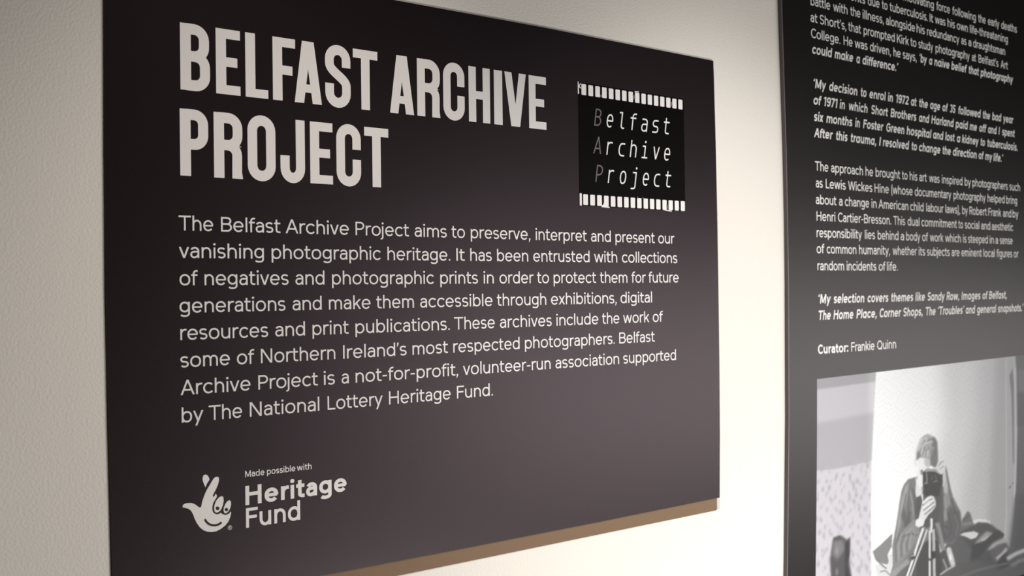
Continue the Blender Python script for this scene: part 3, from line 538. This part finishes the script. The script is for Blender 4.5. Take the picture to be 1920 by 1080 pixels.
        P.line(arc(W / 2, .31, W / 2 - h, .322 - h, 130, -160, 14))
    elif c == '.': W = w * 1.15; P.dot(W / 2, W / 2, W / 2); lb = rb = .07
    elif c == ':': W = w * 1.15; P.dot(W / 2, W / 2, W / 2); P.dot(W / 2, X - W / 2, W / 2); lb = rb = .07
    elif c == ',': W = w * 1.3; P.poly((W * .2, -.02), (W, 0), (W, w * 1.1), (W * .15, w * 1.1)); P.poly((0, -.19), (W * .35, -.19), (W, .02), (W * .3, .02)); lb, rb = .05, .07
    elif c == '’': W = w * 1.3; P.poly((W * .2, .86), (W, .88), (W, 1), (W * .15, 1)); P.poly((0, .70), (W * .35, .70), (W, .89), (W * .3, .89)); lb = rb = .04
    elif c == '‘': W = w * 1.3; P.poly((0, .72), (W * .85, .72), (W * .8, .86), (0, .84)); P.poly((0, .83), (W * .7, .83), (W, 1.02), (W * .65, 1.02)); lb = rb = .04
    elif c == '-': W = .34; P.rect(0, .33, W, .33 + w * .95); lb = rb = .05
    elif c == '(': W = .22; P.line([(.22 - h, 1.05), (h, .75), (h, .05), (.22 - h, -.22)]); lb, rb = .08, .02
    elif c == ')': W = .22; P.line([(h, 1.05), (.22 - h, .75), (.22 - h, .05), (h, -.22)]); lb, rb = .02, .08
    else: raise ValueError(c)
    return P.faces, lb, W, rb

def mono(c, w=0.085):
    P = Pen(w); h = P.h; Xm = .77; W = .52
    xo, xu = h - .01, Xm + .01 - h; cy = (xo + xu) / 2; ry = (xu - xo) / 2
    def stem(x, y0=0, y1=Xm): P.rect(x - h, y0, x + h, y1)
    if c == 'B':
        stem(h, 0, 1)
        for a, z, d in ((1 - h, .53, .03), (.53, h, 0)):
            r = (a - z) / 2; P.line([(h, a), (W - d - h - r, a)] + arc(W - d - h - r, z + r, r, r, 90, -90, 9) + [(h, z)])
    elif c == 'P':
        stem(h, 0, 1); r = (1 - h - .43) / 2
        P.line([(h, 1 - h), (W - h - r, 1 - h)] + arc(W - h - r, .43 + r, r, r, 90, -90, 9) + [(h, .43)])
    elif c == 'A': P.diag(-.01, 0, W / 2, 1); P.diag(W + .01, 0, W / 2, 1); P.rect(.08, .27, W - .08, .27 + w)
    elif c == 'e': P.line(arc(W / 2, cy, W / 2 - h, ry, -3, 308, 19, 2.3)); P.rect(h, cy - h, W - h, cy + h)
    elif c == 'l': P.line([(.04, 1.0 - h), (.25, 1.0 - h), (.25, .16)] + arc(.40, .16, .15, .16 - h, 180, 270, 6) + [(.50, h)])
    elif c == 'f': P.line([(.20, 0), (.20, .80)] + arc(.38, .80, .18, .22 - h, 180, 90, 6) + [(.50, 1.02 - h)]); P.rect(.0, Xm - w, .48, Xm)
    elif c == 'a':
        P.line([(.05, xu)] + arc(W - h - .17, xu - .17, .17, .17, 90, 0, 6) + [(W - h, 0)])
        cb = (xo + .44) / 2; rr = (.44 - xo) / 2
        P.line([(W - h, .44), (.22, .44)] + arc(.22, cb, .22 - h, rr, 90, 270, 9) + arc(.28, cb, .20, rr, 275, 345, 5))
    elif c == 's':
        r = (xu - xo) / 4
        P.line([(W - .04, xu)] + arc(.22, xu - r, .22 - h, r, 90, 255, 8, 2.3) + arc(W - .22, xo + r, .22 - h, r, 75, -90, 8, 2.3) + [(.02, xo)])
    elif c == 't': P.line([(.19, Xm + .22), (.19, .17)] + arc(.35, .17, .16, .17 - h, 180, 270, 6) + [(.50, h)]); P.rect(0, Xm - w, .50, Xm)
    elif c == 'r': stem(.07); P.line(arc(.32, xu - .24, .25, .24, 180, 60, 9)); 
    elif c == 'c': P.line([(W - .02, xu)] + arc(.28, cy, .28 - h, ry, 88, 272, 15, 2.2) + [(W - .02, xo)])
    elif c == 'h': stem(h, 0, 1.02); P.line(arc(W / 2, xu - .22, W / 2 - h, .22, 180, 0, 11) + [(W - h, 0)])
    elif c == 'i': P.line([(.03, Xm - h), (.26, Xm - h), (.26, 0)]); P.rect(.02, 0, .50, w); P.dot(.26, .99, .065)
    elif c == 'v': P.diag(.03, Xm, W / 2, 0); P.diag(W - .03, Xm, W / 2, 0)
    elif c == 'o': P.bowl(0, W, -.01, Xm + .01, 2.3)
    elif c == 'j': P.line([(.08, Xm - h), (.36, Xm - h), (.36, -.10)] + arc(.20, -.10, .16, .13, 0, -80, 6) + [(.02, -.235)]); P.dot(.36, .99, .065)
    return P.faces, W

def block(c, W, w=.155):
    """tall condensed heading capital of width W (capital height 1)"""
    P = Pen(w); h = w / 2; v = .168; hv = v / 2; bar = .147
    r = min(W / 2 - hv, .16)
    if c == 'E': P.rect(0, 0, v, 1); P.rect(0, 0, W, bar - .005); P.rect(0, 1 - bar, W, 1); P.rect(0, .425, W * .88, .57)
    elif c == 'F': P.rect(0, 0, v, 1); P.rect(0, 1 - bar, W, 1); P.rect(0, .415, W * .87, .56)
    elif c == 'L': P.rect(0, 0, v, 1); P.rect(0, 0, W, .135)
    elif c == 'I': P.rect(0, 0, W, 1)
    elif c == 'T': P.rect(0, 1 - bar, W, 1); P.rect(W / 2 - hv, 0, W / 2 + hv, 1)
    elif c == 'H': P.rect(0, 0, v, 1); P.rect(W - v, 0, W, 1); P.rect(0, .42, W, .565)
    elif c == 'A': P.diag(hv * 1.02, 0, W / 2 - .022, 1, v); P.diag(W - hv * 1.02, 0, W / 2 + .022, 1, v); P.rect(W * .2, .175, W * .8, .305)
    elif c == 'V': P.diag(hv * 1.02, 1, W / 2 - .022, 0, v); P.diag(W - hv * 1.02, 1, W / 2 + .022, 0, v)
    elif c in 'PR':
        P.rect(0, 0, v, 1); m = .40 + h if c == 'P' else .43 + h
        P.line([(hv, 1 - h), (W - hv - r, 1 - h)] + arc(W - hv - r, 1 - h - r, r, r, 90, 0, 7) + arc(W - hv - r, m + r, r, r, 0, -90, 7) + [(hv, m)], w=w + .006)
        if c == 'R':
            P.line([(hv, m), (W - hv - r, m)] + arc(W - hv - r - .01, m - r, r, r, 90, 0, 7) + [(W - hv - .014, 0)], w=w + .006)
            P.poly((W - .10, 0), (W, 0), (W - .016, .10), (W - .10, .10))
    elif c == 'B':
        P.rect(0, 0, v, 1); m = .515
        for a, z, d in ((1 - h, m, .012), (m, h, 0)):
            P.line([(hv, a), (W - hv - r - d, a)] + arc(W - hv - r - d, a - r, r, r, 90, 0, 7) + arc(W - hv - r - d, z + r, r, r, 0, -90, 7) + [(hv, z)], w=w + .006)
    elif c in 'OCJS':
        rx = W / 2 - hv; ry = .16; t = 1.012 - h - ry; b = -.012 + h + ry
        if c == 'O': P.line(arc(W / 2, t, rx, ry, 0, 180, 13) + arc(W / 2, b, rx, ry, 180, 360, 13), True, w=w + .008)
        if c == 'C': P.line([(W - hv, .60)] + arc(W / 2, t, rx, ry, 0, 180, 13) + arc(W / 2, b, rx, ry, 180, 360, 13) + [(W - hv, .435)], w=w + .008)
        if c == 'J': P.line([(W - hv, 1)] + arc(W / 2, b, rx, ry, 360, 180, 13) + [(hv, .42)], w=w + .008)
        if c == 'S':
            p0, p1, p2, p3 = (hv, t - .07), (hv, .56), (W - hv, .48), (W - hv, b + .12)
            bz = []
            for i in range(1, 14):
                u = i / 14; k = 1 - u
                bz.append(tuple(k**3 * p0[j] + 3 * k * k * u * p1[j] + 3 * k * u * u * p2[j] + u**3 * p3[j] for j in (0, 1)))
            P.line([(W - hv, .655)] + arc(W / 2, t, rx, ry, 0, 180, 13) + [p0] + bz + [p3] + arc(W / 2, b, rx, ry, 360, 180, 13) + [(hv, .375)], w=w + .008)
    return P.faces

def lay(name, rings, y, material, parent):
    """flat printed shapes: every ring is a list of wall points (x, z)"""
    verts = []; faces = []
    for r in rings:
        a = sum(r[i][0] * r[(i + 1) % len(r)][1] - r[(i + 1) % len(r)][0] * r[i][1] for i in range(len(r)))
        if a < 0: r = r[::-1]
        k = len(verts)
        verts += [(x, y - 4e-6 * (len(faces) % 29), z) for x, z in r]
        faces.append(tuple(range(k, k + len(r))))
    return mesh_obj(name, verts, faces, material, parent)

STYLE = {'e': (.126, 0, False, 0, .0211), 'r': (.112, 0, False, 0, .0209), 'b': (.190, .05, False, 0, .0209), 'i': (.180, .05, True, .17, .0211),
         'f': (.135, 0, False, 0, .0092), 'h': (.190, .03, False, 0, .0278), 'F': (.155, .03, False, 0, .0285)}

def word_rings(text, style, x0, x1, z):
    w, b, one, slant, cap = STYLE[style]
    pen = 0; items = []
    for i, ch in enumerate(text):
        f, lb, W, rb = glyph(ch, w, b, one)
        if i: pen += lb
        items.append((f, pen)); end = pen + W
        pen += W + rb
    if slant: end += slant * (1.0 if text[-1] in 'dlfbkht’' else .70)
    sx = (x1 - x0) / end
    out = []
    for f, p in items:
        for r in f:
            out.append([(x0 + (x + p + slant * (y if slant else 0)) * sx, z + y * cap) for x, y in r])
    return out

def text_block(data, y, material, parent, slot='text_line'):
    made = []
    for row in data.strip().split('\n'):
        p = row.split(); st = p[0]; z = int(p[1]) / 1e4
        rings = []
        for it in p[2:]:
            t, a, b = it.split(','); t = t.replace('`', ',')
            s = st
            if t[0] == '*': s = 'i'; t = t[1:]
            if t[0] == '_': s = 'e'; t = t[1:]
            rings += word_rings(t, s, int(a) / 1e4, int(b) / 1e4, z)
        made.append(lay(slot, rings, y, material, parent))
    return made

def pts(s): return [tuple(int(v) / 1e4 for v in p.split(',')) for p in s.split()]

# ------------------------------------------------------------------ panel 1: introduction panel
P1 = thing('exhibition_panel', (0.625, 0, 1.17), 'large dark plum panel with a big white condensed heading, film strip logo and paragraph', 'exhibition panel', 'dark text panels on the cream wall')
inv1 = Matrix.Translation((-0.625, 0, -1.17))
left = [(-.0010, 2.073), (-.0026, 1.998), (-.0045, 1.80), (-.0051, 1.613), (-.0034, 1.42), (-.0010, 1.264), (.0, 1.1745)]
right = [(1.2492, 1.1742), (1.2525, 1.30), (1.2540, 1.45), (1.2540, 1.60), (1.2534, 1.757), (1.2510, 1.93), (1.2474, 2.0710)]
F1 = -0.0024
board = slab('board', left + [(.31, 1.1735), (.60, 1.1725), (.90, 1.1725)] + right + [(.787, 2.0733), (.46, 2.0722)], F1, -0.0013, M_BOARD, P1, M_SIDE)
backing = slab('backing_board', [(0.012, 1.1490), (1.2405, 1.1490), (1.2405, 2.05), (0.012, 2.05)], -0.0012, -0.0003, M_MDF, P1)
tag(backing, 'bare brown board showing as a strip below the dark sheet')
tag(slab('end_batten', [(1.2418, 1.1505), (1.2512, 1.1505), (1.2512, 2.05), (1.2418, 2.05)], -0.0012, -0.0003, M_WHITE, P1), 'narrow white edge strip at the lower right corner')

ZP = F1 - 0.0003
for row in HEAD.strip().split('\n'):
    p = row.split(); z = int(p[0]) / 1e4; cap = .0939
    first = None
    for it in p[1:]:
        c, a, b = it.split(','); a = int(a) / 1e4; b = int(b) / 1e4
        W = (b - a) / cap
        rings = [[(a + x * cap, z + y * cap) for x, y in r] for r in block(c, W)]
        o = lay('heading_letter', rings, ZP, M_INK, P1)
text_block(BODY, ZP, M_INK, P1)

# film strip logo
film = lay('film_logo', [pts(FILM)], F1 - 0.0002, M_BLACK, P1)
tag(film, 'black square logo like a film frame with white perforations')
hp = pts(HOLES)
def rrect(cx, cz, w, hgt, r):
    out = []
    for sx, sz, a in ((1, -1, -90), (1, 1, 0), (-1, 1, 90), (-1, -1, 180)):
        out += arc(cx + sx * (w / 2 - r), cz + sz * (hgt / 2 - r), r, r, a, a + 90, 4)
    return out
for k in (0, 4):
    (xa, zt), (_, zb), (xb, zt2), (_, zb2) = hp[k:k + 4]
    n = 16
    for i in range(n):
        t = i / (n - 1); x = xa + (xb - xa) * t
        top = zt + (zt2 - zt) * t; bot = zb + (zb2 - zb) * t
        w = .0121
        o = lay('perforation', [rrect(x, (top + bot) / 2, w, abs(top - bot), .0016)], F1 - 0.0005, M_INK, film)
o = lay('perforation', [rrect(pts(FILM)[3][0] + .0036, (hp[4][1] + hp[5][1]) / 2, .0052, .0225, .001)], F1 - 0.0005, M_INK, film)
for i, s in enumerate(SPECKS): lay('print_speck', [pts(s)], F1 - 0.0007, M_MAUVE if i in (1, 3, 4, 7, 8, 9) else M_INK, film)
for row in MONO.strip().split('\n'):
    p = row.split(); z = int(p[1]) / 1e4
    t, a, b = p[2].split(','); a = int(a) / 1e4; b = int(b) / 1e4
    cap = .0322; sl_ = .16; n = len(t)
    W = .52; adv = ((b - a) / cap - W - sl_ * .55) / (n - 1)
    rings = []
    for i, ch in enumerate(t):
        f, _ = mono(ch)
        rings.append([[(a + (x + i * adv + sl_ * y - .02) * cap, z + y * cap) for x, y in r] for r in f])
    o = lay('logo_text_line', sum(rings[1:], []), F1 - 0.0005, M_INK, film)
    o = lay('logo_initial', rings[0], F1 - 0.0005, M_MAUVE, film)
    tag(o, 'muted grey mauve first letter')

# funder logo: crossed-finger hand and words
hand = lay('hand_emblem', [pts(HAND[0])], ZP, M_INK, P1)
tag(hand, 'white emblem of a smiling hand with crossed fingers')
lay('finger_tip', [pts(HAND[1])], ZP, M_INK, hand)
for i in (2, 3): lay('eye', [pts(HAND[i])], ZP, M_INK, hand)
for s in PUPILS: lay('pupil', [pts(s)], F1 - 0.0006, M_DARKINK, hand)
pn = Pen(.0030); pn.line(pts(SMILE)); lay('smile', pn.faces, F1 - 0.0006, M_DARKINK, hand)
mx, mz = pts(MARK)[0]
pn = Pen(.0006); pn.line(arc(mx, mz, .0029, .0029, 0, 360, 21)[:-1], True)
pn.line([(mx - .0009, mz - .0016), (mx - .0009, mz + .0016), (mx + .0005, mz + .0016), (mx + .0011, mz + .0008), (mx + .0005, mz), (mx - .0009, mz)])
pn.line([(mx, mz), (mx + .0013, mz - .0016)])
lay('registered_mark', pn.faces, ZP, M_INK, P1)
text_block(FUND, ZP, M_INK, P1, 'logo_words')

# ------------------------------------------------------------------ panel 2: essay panel at the right
P2 = thing('exhibition_panel', (2.2, 0, 0.75), 'tall dark panel at the right edge, essay text above a black and white photograph', 'exhibition panel', 'dark text panels on the cream wall')
edge = [(1.4640, 2.45), (1.4690, 2.194), (1.4775, 1.893), (1.4792, 1.75), (1.4790, 1.614), (1.4742, 1.3125), (1.4628, 1.013), (1.452, .80), (1.45, .70)]
F2 = -0.010
slab('board', edge + [(3.05, .70), (3.05, 2.45)], F2, -0.0008, M_BOARD2, P2, M_SIDE)
# painted highlight of the cut edge catching light, down the panel's near corner
ln = []
for x, z in edge: ln.append((x, z))
lv = [(x - .0002, F2 - .0001, z) for x, z in ln] + [(x + .0013, F2 - .0001, z) for x, z in ln]
n = len(ln)
o = mesh_obj('edge_highlight', lv, [(i, i + 1, i + 1 + n, i + n) for i in range(n - 1)], M_SIDEGLINT, P2)
tag(o, 'thin painted highlight on the cut left edge')
text_block(ESSAY, F2 - 0.0003, M_INK2, P2)

# the printed photograph: painted grid, its picture plus the room light's dimming at right
def in_poly(px, pz, poly):
    c = np.zeros(px.shape, bool); j = len(poly) - 1
    for i in range(len(poly)):
        xi, zi = poly[i]; xj, zj = poly[j]
        if zi != zj:
            c ^= ((zi > pz) != (zj > pz)) & (px < (xj - xi) * (pz - zi) / (zj - zi) + xi)
        j = i
    return c

NX, NZ = 560, 340
u = np.linspace(0, 1, NX)[None, :]; v = np.linspace(0, 1, NZ)[:, None]
zt = 1.3980 + .0120 * u; zb = .80
GZ = zb + (zt - zb) * v + 0 * u
xl = 1.5786 - .015 * np.clip((1.398 - GZ) / .44, 0, 2) ** 1.3
GX = xl + (2.76 - xl) * u
DX = (2.76 - 1.57) / NX; DZ = .6 / NZ
CAN = np.full((NZ, NX), 96.0)

def blur(a, r, axis):
    if r < .3: return a
    k = int(math.ceil(r * 2)); t = np.arange(-k, k + 1); g = np.exp(-t * t / (2 * r * r)); g /= g.sum()
    pad = [(0, 0), (0, 0)]; pad[axis] = (k, k)
    b = np.pad(a, pad, mode='edge'); out = np.zeros_like(a)
    for i, wgt in enumerate(g):
        out += wgt * (b[i:i + a.shape[0], :] if axis == 0 else b[:, i:i + a.shape[1]])
    return out

def paint(poly, val, bx=0, bz=0, alpha=1.0):
    xs = [p[0] for p in poly]; zs = [p[1] for p in poly]
    mx_ = 3 * bx + .004; mz_ = 3 * bz + .004
    i0 = max(0, int((min(xs) - mx_ - 1.56) / DX) - 8); i1 = min(NX, int((max(xs) + mx_ - 1.54) / DX) + 12)
    j0 = max(0, int((min(zs) - mz_ - .80) / (DZ * 1.02)) - 6); j1 = min(NZ, int((max(zs) + mz_ - .80) / (DZ * .98)) + 6)
    if i1 <= i0 or j1 <= j0: return
    gx = GX[j0:j1, i0:i1]; gz = GZ[j0:j1, i0:i1]
    m = np.zeros(gx.shape)
    for a in (-.25, .25):
        for b in (-.25, .25): m += in_poly(gx + a * DX, gz + b * DZ, poly)
    m = blur(blur(m / 4, bx / DX, 1), bz / DZ, 0) * alpha
    CAN[j0:j1, i0:i1] = CAN[j0:j1, i0:i1] * (1 - m) + val * m

rows = PICTURE.strip().split('\n')
for idx, row in enumerate(rows):
    p = row.split(); poly = [tuple(int(q) / 1e4 for q in s.split(',')) for s in p[3:]]
    paint(poly, float(p[0]), float(p[1]) / 1e3, float(p[2]) / 1e3)
    if idx == 4:      # blurred flowers of the near wallpaper
        z = .80; k = 0
        while z < 1.215:
            x = 1.575 + (k % 2) * .018
            while x < 1.80:
                cx = x + rnd.uniform(-.004, .004); cz = z + rnd.uniform(-.004, .004) + (x - 1.57) * .06
                big = rnd.random() < .5
                if cz < 1.199 + (cx - 1.57) * .03:
                    for _ in range(4 if big else 2):
                        ex = cx + rnd.uniform(-.006, .006); ez = cz + rnd.uniform(-.008, .008)
                        paint(arc(ex, ez, rnd.uniform(.0025, .0055), rnd.uniform(.003, .007), 0, 330, 9), rnd.uniform(172, 192), .0026, .0022, .8)
                x += .034
            z += .0185; k += 1
    if idx == 8:      # small sprigs of the wallpaper seen in the mirror
        h1 = np.sin(GX * 2 * math.pi / .021 + 1.9 * np.sin(GZ * 131 + 1.3 * np.sin(GX * 47))) * np.sin(GZ * 2 * math.pi / .0125 + 1.8 * np.sin(GX * 113 + 1.1 * np.sin(GZ * 83)))
        fade = np.clip((2.45 - GX) / .1, 0, 1) * (GX > 1.80)
        CAN -= np.clip(h1 - .5, 0, 1) * 34 * fade
g = CAN / 255.0
linear = np.where(g <= .04045, g / 12.92, ((g + .055) / 1.055) ** 2.4)

PBLACK, PGAIN = 0.010, 0.93
alb = np.clip((linear - PBLACK) * PGAIN, 0.006, .88)
verts = np.stack([GX, np.full_like(GX, F2 - 0.0003), GZ], -1).reshape(-1, 3)
ii = np.arange(NX - 1)[None, :] + NX * np.arange(NZ - 1)[:, None]
faces = np.stack([ii, ii + 1, ii + 1 + NX, ii + NX], -1).reshape(-1, 4)
me = bpy.data.meshes.new('photo_print')
me.vertices.add(NX * NZ); me.vertices.foreach_set('co', verts.ravel())
me.loops.add(faces.size); me.loops.foreach_set('vertex_index', faces.ravel().astype(np.int32))
me.polygons.add(len(faces)); me.polygons.foreach_set('loop_start', np.arange(0, faces.size, 4, dtype=np.int32))
me.update(calc_edges=True)
ca = me.color_attributes.new('picture', 'FLOAT_COLOR', 'POINT')
tint = np.clip((1.80 - GX) / .03, 0, 1)[..., None]
rgb = alb[..., None] * (np.array([.975, 1.0, 1.035]) * (1 - tint) + np.array([.80, .785, .86]) * tint)
rgba = np.concatenate([rgb, np.ones(rgb.shape[:2] + (1,))], -1).astype(np.float32)
ca.data.foreach_set('color', rgba.ravel())
mp_ = mat('photo_print', (.5, .5, .5), 0.45, 0.5)
at = mp_.node_tree.nodes.new('ShaderNodeVertexColor'); at.layer_name = 'picture'
mp_.node_tree.links.new(at.outputs['Color'], mp_.node_tree.nodes['Principled BSDF'].inputs['Base Color'])
me.materials.append(mp_)
po = bpy.data.objects.new('photo_print', me); COL.objects.link(po); po.parent = P2
tag(po, 'black and white photograph of a person crouching behind a camera on a tripod before a mirror')

# parts were modelled in room coordinates: keep them there under each panel's base point
bpy.context.view_layer.update()
for o in list(sc.objects):
    if o.parent is not None and o.parent.type == 'EMPTY':
        o.matrix_parent_inverse = Matrix.Translation(-o.parent.location)
